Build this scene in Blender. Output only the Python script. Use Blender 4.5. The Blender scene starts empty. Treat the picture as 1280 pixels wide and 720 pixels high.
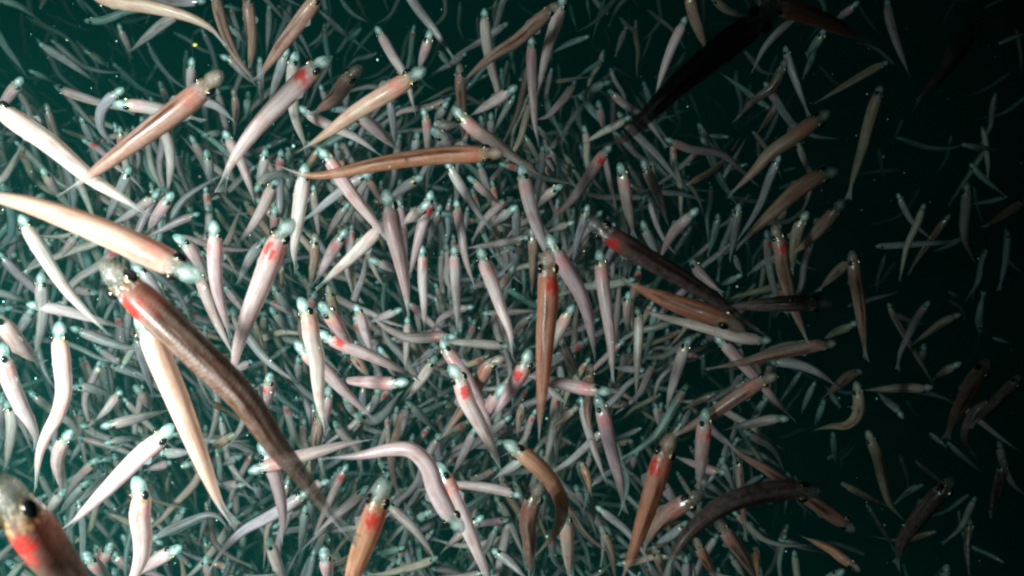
import bpy, math, random
from mathutils import Vector, Matrix, Euler
import numpy as np

# ------------------------------------------------------------------ camera, water light, exposure
scn = bpy.context.scene
COL = scn.collection
PW, PH = 1280.0, 720.0
LENS = 30.0
FPX = PW * LENS / 36.0

cam_d = bpy.data.cameras.new('camera')
cam = bpy.data.objects.new('camera', cam_d)
COL.objects.link(cam)
scn.camera = cam
cam_d.lens = LENS
cam_d.sensor_width = 36.0
cam_d.clip_start = 0.01
cam_d.clip_end = 60.0
cam.location = (0.0, 0.0, 0.0)
cam.rotation_euler = (math.radians(22.0), 0.0, 0.0)      # looks down into the shoal
cam_d.dof.use_dof = True
cam_d.dof.focus_distance = 0.36
cam_d.dof.aperture_fstop = 22.0
CM = cam.rotation_euler.to_matrix().to_4x4()
CM.translation = cam.location

world = bpy.data.worlds.new('World')
scn.world = world
world.use_nodes = True
bg = world.node_tree.nodes['Background']
bg.inputs['Color'].default_value = (0.02, 0.5, 0.42, 1)   # night: hardly any light from above
bg.inputs['Strength'].default_value = 0.0015

scn.view_settings.view_transform = 'Standard'
scn.view_settings.look = 'None'
scn.view_settings.exposure = 0.0
scn.view_settings.gamma = 1.0
scn.view_settings.use_curve_mapping = False
scn.render.engine = 'CYCLES'
scn.cycles.use_denoising = True
scn.cycles.pixel_filter_type = 'BLACKMAN_HARRIS'
scn.cycles.filter_width = 2.2
scn.cycles.max_bounces = 8
scn.cycles.transparent_max_bounces = 24
scn.cycles.volume_bounces = 1
scn.cycles.sample_clamp_indirect = 4.0

def cpt(px, py, d):
    """photo pixel and distance along the view axis -> world point"""
    return CM @ Vector(((px - PW / 2) / FPX * d, -(py - PH / 2) / FPX * d, -d))

# the diver's lamp that lights the shoal, beside the camera
ld = bpy.data.lights.new('dive_lamp', 'SPOT')
ld.energy = 34.0
ld.color = (1.0, 0.875, 0.85)
ld.spot_size = math.radians(92)
ld.spot_blend = 1.0
ld.shadow_soft_size = 0.035
lamp = bpy.data.objects.new('dive_lamp', ld)
COL.objects.link(lamp)
LAMP = CM @ Vector((-0.21, -0.035, -0.015))
AIM = CM @ Vector((-0.145, -0.075, -0.5))
lamp.location = LAMP
lamp.rotation_euler = (AIM - LAMP).to_track_quat('-Z', 'Y').to_euler()

# ------------------------------------------------------------------ materials
def nodes_of(name):
    m = bpy.data.materials.new(name)
    m.use_nodes = True
    nt = m.node_tree
    nt.nodes.clear()
    return m, nt

class G:
    def __init__(s, nt): s.nt = nt
    def n(s, t, **kw):
        nd = s.nt.nodes.new(t)
        for k, v in kw.items(): setattr(nd, k, v)
        return nd
    def set(s, sock, v):
        if hasattr(v, 'is_output') or isinstance(v, bpy.types.NodeSocket): s.nt.links.new(v, sock)
        else: sock.default_value = v
    def math(s, op, a, b=0.0, c=0.0, clamp=False):
        nd = s.n('ShaderNodeMath', operation=op, use_clamp=clamp)
        s.set(nd.inputs[0], a); s.set(nd.inputs[1], b); s.set(nd.inputs[2], c)
        return nd.outputs[0]
    def ss(s, v, a, b):
        """smoothstep of v, 0 at a and 1 at b"""
        nd = s.n('ShaderNodeMapRange', interpolation_type='SMOOTHSTEP')
        if a <= b:
            vals = (a, b, 0.0, 1.0)
        else:
            vals = (b, a, 1.0, 0.0)
        s.set(nd.inputs[0], v)
        for i, q in enumerate(vals): nd.inputs[i + 1].default_value = q
        return nd.outputs[0]
    def mix(s, f, a, b, mode='MIX'):
        nd = s.n('ShaderNodeMix', data_type='RGBA', blend_type=mode)
        s.set(nd.inputs[0], f); s.set(nd.inputs[6], a); s.set(nd.inputs[7], b)
        return nd.outputs[2]
    def noise(s, vec, scale, detail=2.0, rough=0.5):
        nd = s.n('ShaderNodeTexNoise')
        if vec is not None: s.nt.links.new(vec, nd.inputs['Vector'])
        nd.inputs['Scale'].default_value = scale
        nd.inputs['Detail'].default_value = detail
        nd.inputs['Roughness'].default_value = rough
        return nd.outputs['Fac']

def rgb(r, g, b): return (r, g, b, 1.0)

def fish_skin():
    m, nt = nodes_of('fish_skin')
    g = G(nt)
    ua = g.n('ShaderNodeUVMap', uv_map='along'); ub = g.n('ShaderNodeUVMap', uv_map='across')
    sa = g.n('ShaderNodeSeparateXYZ'); sb = g.n('ShaderNodeSeparateXYZ')
    nt.links.new(ua.outputs[0], sa.inputs[0]); nt.links.new(ub.outputs[0], sb.inputs[0])
    t, s10, side, up = sa.outputs[0], sa.outputs[1], sb.outputs[0], sb.outputs[1]
    s = g.math('MULTIPLY', s10, 10.0)
    at = g.n('ShaderNodeAttribute', attribute_name='tint')
    tint, gill = at.outputs['Color'], at.outputs['Alpha']
    # fish space vector for noise: (s, side, up) plus a per-fish shift from the tint attribute
    sh = g.n('ShaderNodeAttribute', attribute_name='shift').outputs['Fac']
    cv = g.n('ShaderNodeCombineXYZ')
    g.set(cv.inputs[0], g.math('ADD', s, g.math('MULTIPLY', sh, 37.0)))
    g.set(cv.inputs[1], g.math('MULTIPLY', side, 0.5)); g.set(cv.inputs[2], g.math('MULTIPLY', up, 0.5))
    vec = cv.outputs[0]
    n_big = g.noise(vec, 0.9, 3.0); n_mid = g.noise(vec, 4.0, 3.0, 0.6); n_fine = g.noise(vec, 22.0, 2.0, 0.7)
    # muscle bands
    aside = g.math('ABSOLUTE', side)
    ph = g.math('MULTIPLY', g.math('ADD', s, g.math('MULTIPLY_ADD', aside, 0.30, g.math('MULTIPLY', n_mid, 0.30))), 42.0)
    band = g.math('ADD', g.math('MULTIPLY', g.math('SINE', ph), 0.5), 0.5)
    base = g.mix(g.math('MULTIPLY', band, g.math('MULTIPLY', g.ss(n_big, 0.35, 0.7), 0.22)), tint, rgb(0.80, 0.72, 0.72))
    base = g.mix(g.math('MULTIPLY', g.ss(n_big, 0.40, 0.75), 0.55), base, g.mix(1.0, base, rgb(0.66, 0.42, 0.34), 'MULTIPLY'))
    base = g.mix(g.math('MULTIPLY', g.ss(n_mid, 0.35, 0.70), 0.25), base, g.mix(0.5, tint, rgb(0.80, 0.72, 0.72)))
    # gut line seen through the back, on one flank, and pepper pigment along the back
    gut = g.math('MULTIPLY', g.ss(g.math('ABSOLUTE', g.math('SUBTRACT', side, 0.30)), 0.42, 0.08), g.math('MULTIPLY', g.ss(s, 1.6, 2.6), g.ss(t, 0.85, 0.6)))
    lum = g.n('ShaderNodeRGBToBW'); g.set(lum.inputs[0], tint)
    deep = g.math('MULTIPLY_ADD', g.ss(lum.outputs[0], 0.42, 0.24), 0.75, 0.25)
    base = g.mix(g.math('MULTIPLY', g.math('MULTIPLY', gut, deep), g.math('MULTIPLY_ADD', n_big, 0.9, 0.45), clamp=True), base, g.mix(1.0, base, rgb(0.26, 0.14, 0.10), 'MULTIPLY'))
    # lengthwise streaks of muscle
    cs = g.n('ShaderNodeCombineXYZ')
    g.set(cs.inputs[0], g.math('ADD', g.math('MULTIPLY', s, 0.35), g.math('MULTIPLY', sh, 91.0))); g.set(cs.inputs[1], g.math('MULTIPLY', side, 2.4)); g.set(cs.inputs[2], up)
    strk = g.noise(cs.outputs[0], 1.6, 4.0, 0.6)
    base = g.mix(g.math('MULTIPLY', g.ss(strk, 0.55, 0.36), 0.50), base, g.mix(1.0, base, rgb(0.60, 0.42, 0.36), 'MULTIPLY'))
    base = g.mix(g.math('MULTIPLY', g.ss(strk, 0.54, 0.70), 0.40), base, g.mix(0.5, tint, rgb(0.80, 0.72, 0.72)))
    pep = g.math('MULTIPLY', g.ss(n_fine, 0.62, 0.72), g.ss(aside, 0.55, 0.1))
    base = g.mix(g.math('MULTIPLY', pep, 0.45), base, rgb(0.07, 0.05, 0.04))
    # pink halo and red gill
    ds = g.math('ABSOLUTE', g.math('SUBTRACT', s, 1.75))
    halo = g.math('MULTIPLY', g.ss(g.math('ADD', ds, g.math('MULTIPLY', n_mid, 0.5)), 1.15, 0.35), g.math('MULTIPLY', gill, 0.9))
    base = g.mix(g.math('MULTIPLY', halo, g.math('MULTIPLY_ADD', deep, -0.40, 0.60), clamp=True), base, rgb(0.72, 0.22, 0.18))
    dx = g.math('MULTIPLY', g.math('ADD', side, g.math('MULTIPLY_ADD', sh, 0.5, 0.05)), 0.62)
    rr = g.math('SQRT', g.math('ADD', g.math('MULTIPLY', g.math('SUBTRACT', s, 1.72), g.math('SUBTRACT', s, 1.72)), g.math('MULTIPLY', dx, dx)))
    rr = g.math('ADD', rr, g.math('MULTIPLY', g.math('SUBTRACT', n_mid, 0.5), 1.1))
    red = g.math('MULTIPLY', g.ss(rr, 0.50, 0.20), g.ss(gill, 0.5, 1.0))
    base = g.mix(red, base, rgb(0.66, 0.025, 0.018))
    # clear head, brain showing pale, dark rim
    sn = g.math('MULTIPLY_ADD', g.math('SUBTRACT', n_mid, 0.5), 0.7, s)
    headm = g.ss(sn, 1.22, 0.80)
    brain = g.ss(g.math('ADD', g.math('ABSOLUTE', g.math('SUBTRACT', s, 0.5)), g.math('MULTIPLY', aside, 0.5)), 0.55, 0.12)
    hue = g.mix(brain, rgb(0.17, 0.42, 0.39), rgb(0.66, 0.82, 0.79))
    hue = g.mix(g.math('MULTIPLY_ADD', deep, 0.85, -0.12), hue, tint)
    hue = g.mix(g.math('MULTIPLY', g.ss(n_fine, 0.60, 0.70), 0.5), hue, rgb(0.10, 0.10, 0.08))
    base = g.mix(headm, base, hue)
    # silver and gold flecks round the eyes, plus sparkle glints painted over the head
    zone = g.math('MULTIPLY', g.ss(s, 0.82, 0.98), g.ss(s, 1.42, 1.22))
    zone = g.math('MULTIPLY', zone, g.ss(aside, 0.10, 0.45))
    fleck_glint = g.math('MULTIPLY', zone, g.ss(g.noise(vec, 7.0, 2.0), 0.47, 0.55))
    head_glint = g.math('MULTIPLY', g.ss(s, 1.35, 1.1), g.ss(g.noise(vec, 13.0, 1.0), 0.64, 0.67))
    fleck_glint = g.math('MAXIMUM', fleck_glint, head_glint)
    base = g.mix(fleck_glint, base, g.mix(g.ss(n_big, 0.45, 0.6), rgb(0.90, 0.92, 0.88), rgb(0.95, 0.78, 0.38)))
    # tail fin
    tailm = g.ss(t, 0.86, 0.97)
    base = g.mix(g.math('MULTIPLY', tailm, 0.75), base, rgb(0.42, 0.50, 0.50))
    alpha = g.math('SUBTRACT', 0.88, g.math('MULTIPLY', headm, g.math('MULTIPLY_ADD', brain, -0.22, 0.42)))
    alpha = g.math('SUBTRACT', alpha, g.math('MULTIPLY', g.ss(t, 0.60, 0.98), 0.50))
    alpha = g.math('SUBTRACT', alpha, g.math('MULTIPLY', g.ss(n_big, 0.5, 0.3), 0.12))
    alpha = g.math('MAXIMUM', alpha, g.math('MULTIPLY', fleck_glint, 0.95))
    pr = g.n('ShaderNodeBsdfPrincipled')
    g.set(pr.inputs['Base Color'], base)
    g.set(pr.inputs['Metallic'], g.math('MULTIPLY', fleck_glint, 0.8))
    g.set(pr.inputs['Roughness'], g.math('MULTIPLY_ADD', n_mid, 0.24, 0.30))
    pr.inputs['IOR'].default_value = 1.40
    pr.inputs['Coat Weight'].default_value = 0.15
    pr.inputs['Coat Roughness'].default_value = 0.12
    bp = g.n('ShaderNodeBump')
    bp.inputs['Strength'].default_value = 0.10
    bp.inputs['Distance'].default_value = 0.00025
    g.set(bp.inputs['Height'], g.math('ADD', band, g.math('MULTIPLY', n_fine, 0.8)))
    nt.links.new(bp.outputs[0], pr.inputs['Normal'])
    tr = g.n('ShaderNodeBsdfTranslucent'); g.set(tr.inputs['Color'], base)
    mx = g.n('ShaderNodeMixShader'); mx.inputs[0].default_value = 0.42
    nt.links.new(pr.outputs[0], mx.inputs[1]); nt.links.new(tr.outputs[0], mx.inputs[2])
    tp = g.n('ShaderNodeBsdfTransparent')
    ma = g.n('ShaderNodeMixShader'); g.set(ma.inputs[0], alpha)
    nt.links.new(tp.outputs[0], ma.inputs[1]); nt.links.new(mx.outputs[0], ma.inputs[2])
    out = g.n('ShaderNodeOutputMaterial')
    nt.links.new(ma.outputs[0], out.inputs['Surface'])
    return m

def eye_mat():
    m, nt = nodes_of('fish_eye')
    g = G(nt)
    tc = g.n('ShaderNodeTexCoord'); sp = g.n('ShaderNodeSeparateXYZ')
    nt.links.new(tc.outputs['Generated'], sp.inputs[0])
    n = g.noise(tc.outputs['Generated'], 5.0, 3.0)
    # Generated z runs from the inner to the outer side of the eyeball
    ring = g.math('MULTIPLY', g.ss(sp.outputs[2], 0.40, 0.22), g.ss(n, 0.44, 0.54))
    pr = g.n('ShaderNodeBsdfPrincipled')
    g.set(pr.inputs['Base Color'], g.mix(ring, rgb(0.006, 0.007, 0.008), rgb(0.85, 0.74, 0.45)))
    g.set(pr.inputs['Metallic'], g.math('MULTIPLY', ring, 0.9))
    g.set(pr.inputs['Roughness'], g.math('MULTIPLY_ADD', ring, 0.22, 0.10))
    out = g.n('ShaderNodeOutputMaterial')
    nt.links.new(pr.outputs[0], out.inputs['Surface'])
    return m

def simple(name, col, rough=0.8, noise_scale=None, col2=None):
    m, nt = nodes_of(name)
    g = G(nt)
    pr = g.n('ShaderNodeBsdfPrincipled')
    c = rgb(*col)
    if noise_scale:
        tc = g.n('ShaderNodeTexCoord')
        c = g.mix(g.noise(tc.outputs['Object'], noise_scale, 6.0, 0.6), rgb(*col), rgb(*col2))
    g.set(pr.inputs['Base Color'], c)
    pr.inputs['Roughness'].default_value = rough
    out = g.n('ShaderNodeOutputMaterial')
    nt.links.new(pr.outputs[0], out.inputs['Surface'])
    return m

def fin_mat():
    m, nt = nodes_of('clear_fin')
    g = G(nt)
    tc = g.n('ShaderNodeTexCoord')
    n = g.noise(tc.outputs['Object'], 2500.0, 2.0)
    pr = g.n('ShaderNodeBsdfPrincipled')
    g.set(pr.inputs['Base Color'], rgb(0.40, 0.44, 0.43))
    pr.inputs['Roughness'].default_value = 0.3
    g.set(pr.inputs['Alpha'], g.math('MULTIPLY_ADD', g.ss(n, 0.4, 0.6), 0.14, 0.10))
    out = g.n('ShaderNodeOutputMaterial')
    nt.links.new(pr.outputs[0], out.inputs['Surface'])
    return m
FIN = fin_mat()
SKIN = fish_skin()
EYE = eye_mat()

# ------------------------------------------------------------------ setting: sea bed and the murky water
HAZE_TOP = 0.30
def sheet(name, size, z, mat):
    me = bpy.data.meshes.new(name)
    n = 24
    vs, fs = [], []
    rnd = random.Random(3)
    for j in range(n + 1):
        for i in range(n + 1):
            vs.append(((i / n - .5) * size, (j / n - .5) * size, z + rnd.uniform(-.06, .06)))
    for j in range(n):
        for i in range(n):
            a = j * (n + 1) + i
            fs.append((a, a + 1, a + n + 2, a + n + 1))
    me.from_pydata(vs, [], fs)
    me.polygons.foreach_set('use_smooth', [True] * len(fs))
    me.materials.append(mat)
    o = bpy.data.objects.new(name, me)
    COL.objects.link(o)
    return o

bed = sheet('seabed', 30.0, -5.0, simple('silt', (0.05, 0.06, 0.05), 0.95, 3.0, (0.12, 0.12, 0.10)))
bed['kind'] = 'structure'; bed['label'] = 'dark silty sea bed lost in the murk far below'

HAZE = 1
if HAZE:
    me = bpy.data.meshes.new('haze')
    a, b, z0, z1 = 15.5, 15.5, -6.2, HAZE_TOP
    vs = [(x, y, z) for z in (z0, z1) for x, y in ((-a, -b), (a, -b), (a, b), (-a, b))]
    me.from_pydata(vs, [], [(3, 2, 1, 0), (4, 5, 6, 7), (0, 1, 5, 4), (1, 2, 6, 5), (2, 3, 7, 6), (3, 0, 4, 7)])
    mh, nt = nodes_of('murky_water')
    pv = nt.nodes.new('ShaderNodeVolumePrincipled')
    pv.inputs['Color'].default_value = (0.006, 0.082, 0.068, 1)
    pv.inputs['Absorption Color'].default_value = (0.0, 0.32, 0.30, 1)
    pv.inputs['Density'].default_value = 0.75
    pv.inputs['Anisotropy'].default_value = -0.1
    out = nt.nodes.new('ShaderNodeOutputMaterial')
    nt.links.new(pv.outputs[0], out.inputs['Volume'])
    me.materials.append(mh)
    hz = bpy.data.objects.new('haze', me)
    COL.objects.link(hz)
    hz['kind'] = 'stuff'; hz['label'] = 'dim green murk of the night water'

# ------------------------------------------------------------------ fish geometry
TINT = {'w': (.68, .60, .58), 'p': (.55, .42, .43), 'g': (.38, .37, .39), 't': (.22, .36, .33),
        'b': (.35, .22, .16), 'o': (.50, .22, .11), 'a': (.105, .05, .02), 'm': (.62, .33, .18), 'n': (.50, .37, .25), 'c': (.62, .47, .36), 'd': (.075, .045, .035), 'y': (.36, .32, .22)}  # a and d are darkened: shade outside the lamp beam put into the tint
WREAL = 0.0055

def interp(x, tab):
    xs, ys = zip(*tab)
    return float(np.interp(x, xs, ys))

HEADP = [(0, .10), (.06, .34), (.2, .54), (.42, .70), (.65, .76), (.9, .73), (1.05, .76), (1.3, .90), (1.7, .98), (2.2, 1.0), (99, 1.0)]
TAILP = [(0, 1), (.22, 1.0), (.42, .92), (.60, .77), (.76, .56), (.88, .35), (.94, .21), (.97, .10), (1.0, .045)]
TAILH = [(0, 1), (.30, 1.0), (.50, .92), (.68, .74), (.82, .52), (.91, .32), (.955, .42), (1.0, .85)]

def catmull(P, n):
    P = [np.array(p) for p in P]
    P = [2 * P[0] - P[1]] + P + [2 * P[-1] - P[-2]]
    out = []
    for i in range(1, len(P) - 2):
        p0, p1, p2, p3 = P[i - 1:i + 3]
        for k in range(n):
            u = k / n
            out.append(.5 * ((2 * p1) + (p2 - p0) * u + (2 * p0 - 5 * p1 + 4 * p2 - p3) * u * u + (3 * p1 - p0 - 3 * p2 + p3) * u ** 3))
    out.append(P[-2])
    return np.array(out)

def add_fins(sh, C, d, w, up0, roll, origin, rnd):
    L = d[-1]
    def P(x): return np.array([np.interp(min(max(x, 0), L), d, C[:, k]) for k in range(3)])
    for sd in (-1, 1):
        x = 1.95 * w
        T = P(x + .3 * w) - P(x - .3 * w); T /= np.linalg.norm(T)
        U = np.array(up0) - T * np.dot(up0, T); U /= np.linalg.norm(U); S = np.cross(T, U)
        U, S = U * math.cos(roll) + S * math.sin(roll), S * math.cos(roll) - U * math.sin(roll)
        root = P(x) + sd * S * .38 * w - U * .05 * w
        spread = rnd.uniform(.25, .75)
        base = len(sh.v)
        n = 5
        for k in range(n + 1):
            a = spread * (k / n) + .10
            ln = w * (.85 - .35 * (k / n))
            for q in (0.0, 1.0):
                p = root + (T * math.cos(a) + sd * S * math.sin(a) - U * .25 * math.sin(a)) * ln * q + T * .05 * w * k / n
                for th in (-.012, .012):
                    sh.v.append(p + U * th * w * (1.3 - q) - origin)
        for k in range(n):
            b = base + 4 * k
            sh.f += [(b, b + 2, b + 6, b + 4), (b + 1, b + 5, b + 7, b + 3), (b + 2, b + 3, b + 7, b + 6), (b, b + 4, b + 5, b + 1)]
            sh.mi += [1] * 4
        k = len(sh.v) - base
        sh.al += [(0, 0)] * k; sh.ac += [(0, 0)] * k; sh.ti += [(.5, .5, .5, 0)] * k; sh.sh += [0] * k

class Shell:
    """vertices, faces and per-corner data of one or many fish bodies"""
    def __init__(s): s.v, s.f, s.al, s.ac, s.ti, s.sh, s.mi = [], [], [], [], [], [], []
    def build(s, name, mats):
        me = bpy.data.meshes.new(name)
        me.from_pydata([tuple(p) for p in s.v], [], s.f)
        for nm, dat in (('along', s.al), ('across', s.ac)):
            uv = me.uv_layers.new(name=nm)
            li = np.empty(len(me.loops), dtype=np.int32); me.loops.foreach_get('vertex_index', li)
            uv.data.foreach_set('uv', np.array(dat, dtype=np.float32)[li].ravel())
        a = me.attributes.new('tint', 'FLOAT_COLOR', 'POINT'); a.data.foreach_set('color', np.array(s.ti, dtype=np.float32).ravel())
        a = me.attributes.new('shift', 'FLOAT', 'POINT'); a.data.foreach_set('value', np.array(s.sh, dtype=np.float32))
        for m in mats: me.materials.append(m)
        me.polygons.foreach_set('material_index', s.mi)
        me.polygons.foreach_set('use_smooth', [True] * len(s.f))
        me.update()
        return me

def ring_path(pts, w, rnd, roll=None):
    """3-D centre line (head first) -> frames at ring stations"""
    C = catmull(pts, 10)
    d = np.r_[0, np.cumsum(np.linalg.norm(np.diff(C, axis=0), axis=1))]
    return C, d

def add_fish(sh, C, d, w, up0, tint, gill, shift, nr, na, roll, origin=None, flip=1):
    """lofts one body; returns eye positions"""
    L = d[-1]; Lw = L / w
    hs = min(1.0, Lw / 5.5)
    st = []
    head = [0, .03, .1, .22, .4, .6, .8, .95, 1.1, 1.3, 1.6, 2.0] if nr > 20 else [0, .08, .3, .6, .95, 1.2, 1.8]
    for h in head: st.append(h * hs * w / L)
    rest = nr - len(st)
    a = st[-1]
    tail = [.93, .955, .98, 1.0] if nr > 20 else [.94, 1.0]
    m = rest - len(tail)
    for i in range(1, m + 1): st.append(a + (.90 - a) * i / m)
    st += tail
    st = np.array(st)
    def P(t):
        x = np.clip(t, 0, 1) * L
        return np.array([np.interp(x, d, C[:, k]) for k in range(3)])
    base = len(sh.v)
    info = {}
    for i, t in enumerate(st):
        p = P(t)
        T = P(min(1, t + .03)) - P(max(0, t - .03)); T /= np.linalg.norm(T)
        U = np.array(up0) - T * np.dot(up0, T); U /= np.linalg.norm(U)
        S = np.cross(T, U)
        r = roll * 1.0
        U, S = U * math.cos(r) + S * math.sin(r), S * math.cos(r) - U * math.sin(r)
        sw = t * L / w / hs
        k = interp(sw, HEADP)
        rw = .5 * w * k * interp(t, TAILP)
        rh = .5 * w * 1.12 * (k ** 1.0) * interp(t, TAILH) * (0.80 if sw < .9 else 1.0)
        if i == 0: rw *= .5; rh *= .5
        fork = max(0, (t - .95) / .05)
        for j in range(na):
            an = 2 * math.pi * j / na
            cx, cz = math.cos(an), math.sin(an)
            dz = rh * cz
            if j == na // 4: dz += .10 * w * math.exp(-((t - .56) / .045) ** 2)        # back fin
            if j == 3 * na // 4: dz -= .08 * w * math.exp(-((t - .72) / .06) ** 2)     # belly fin
            q = p + S * rw * cx + U * dz + T * (fork * abs(cz) * .45 * w)
            sh.v.append(q if origin is None else q - origin)
            sh.al.append((t, min(sw, 60) / 10)); sh.ac.append((cx * flip, cz)); sh.ti.append((*tint, gill)); sh.sh.append(shift)
        info[i] = (p, T, U, S)
    n = len(st)
    for i in range(n - 1):
        for j in range(na):
            a0 = base + i * na + j; a1 = base + i * na + (j + 1) % na
            sh.f.append((a0, a0 + na, a1 + na, a1)); sh.mi.append(0)
    sh.f.append(tuple(base + j for j in range(na))); sh.mi.append(0)
    sh.f.append(tuple(base + (n - 1) * na + j for j in reversed(range(na)))); sh.mi.append(0)
    # eye frame
    te = .98 * hs * w / L
    p = P(te); T = P(te + .03) - P(max(0, te - .03)); T /= np.linalg.norm(T)
    U = np.array(up0) - T * np.dot(up0, T); U /= np.linalg.norm(U); S = np.cross(T, U)
    U, S = U * math.cos(roll) + S * math.sin(roll), S * math.cos(roll) - U * math.sin(roll)
    return [(p + sd * S * .345 * w + U * .20 * w - T * .02 * w, sd * S, T) for sd in (-1, 1)]

def add_ball(sh, c, r, nu, nv, mi, tint, outward):
    base = len(sh.v)
    Z = outward / np.linalg.norm(outward)
    X = np.cross(Z, (0.3, .5, .8)); X /= np.linalg.norm(X); Y = np.cross(Z, X)
    sh.v.append(c + Z * r)
    for i in range(1, nv):
        a = math.pi * i / nv
        for j in range(nu):
            b = 2 * math.pi * j / nu
            sh.v.append(c + r * (Z * math.cos(a) + math.sin(a) * (X * math.cos(b) + Y * math.sin(b))))
    sh.v.append(c - Z * r)
    last = len(sh.v) - 1
    for j in range(nu):
        sh.f.append((base, base + 1 + j, base + 1 + (j + 1) % nu)); sh.mi.append(mi)
        for i in range(nv - 2):
            a0 = base + 1 + i * nu
            sh.f.append((a0 + j, a0 + nu + j, a0 + nu + (j + 1) % nu, a0 + (j + 1) % nu)); sh.mi.append(mi)
        a0 = base + 1 + (nv - 2) * nu
        sh.f.append((last, a0 + (j + 1) % nu, a0 + j)); sh.mi.append(mi)
    k = len(sh.v) - base
    sh.al += [(0, 0)] * k; sh.ac += [(0, 0)] * k; sh.ti += [(*tint, 0)] * k; sh.sh += [0] * k

def eyeball_mesh():
    s = Shell()
    add_ball(s, np.zeros(3), 1.0, 16, 10, 0, (0, 0, 0), np.array((0, 0, 1.0)))
    return s.build('eyeball', [EYE])
EYEBALL = eyeball_mesh()

UPV = np.array((CM.to_3x3() @ Vector((0, 0, 1)))[:])      # towards the camera: the backs of the fish

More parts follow.
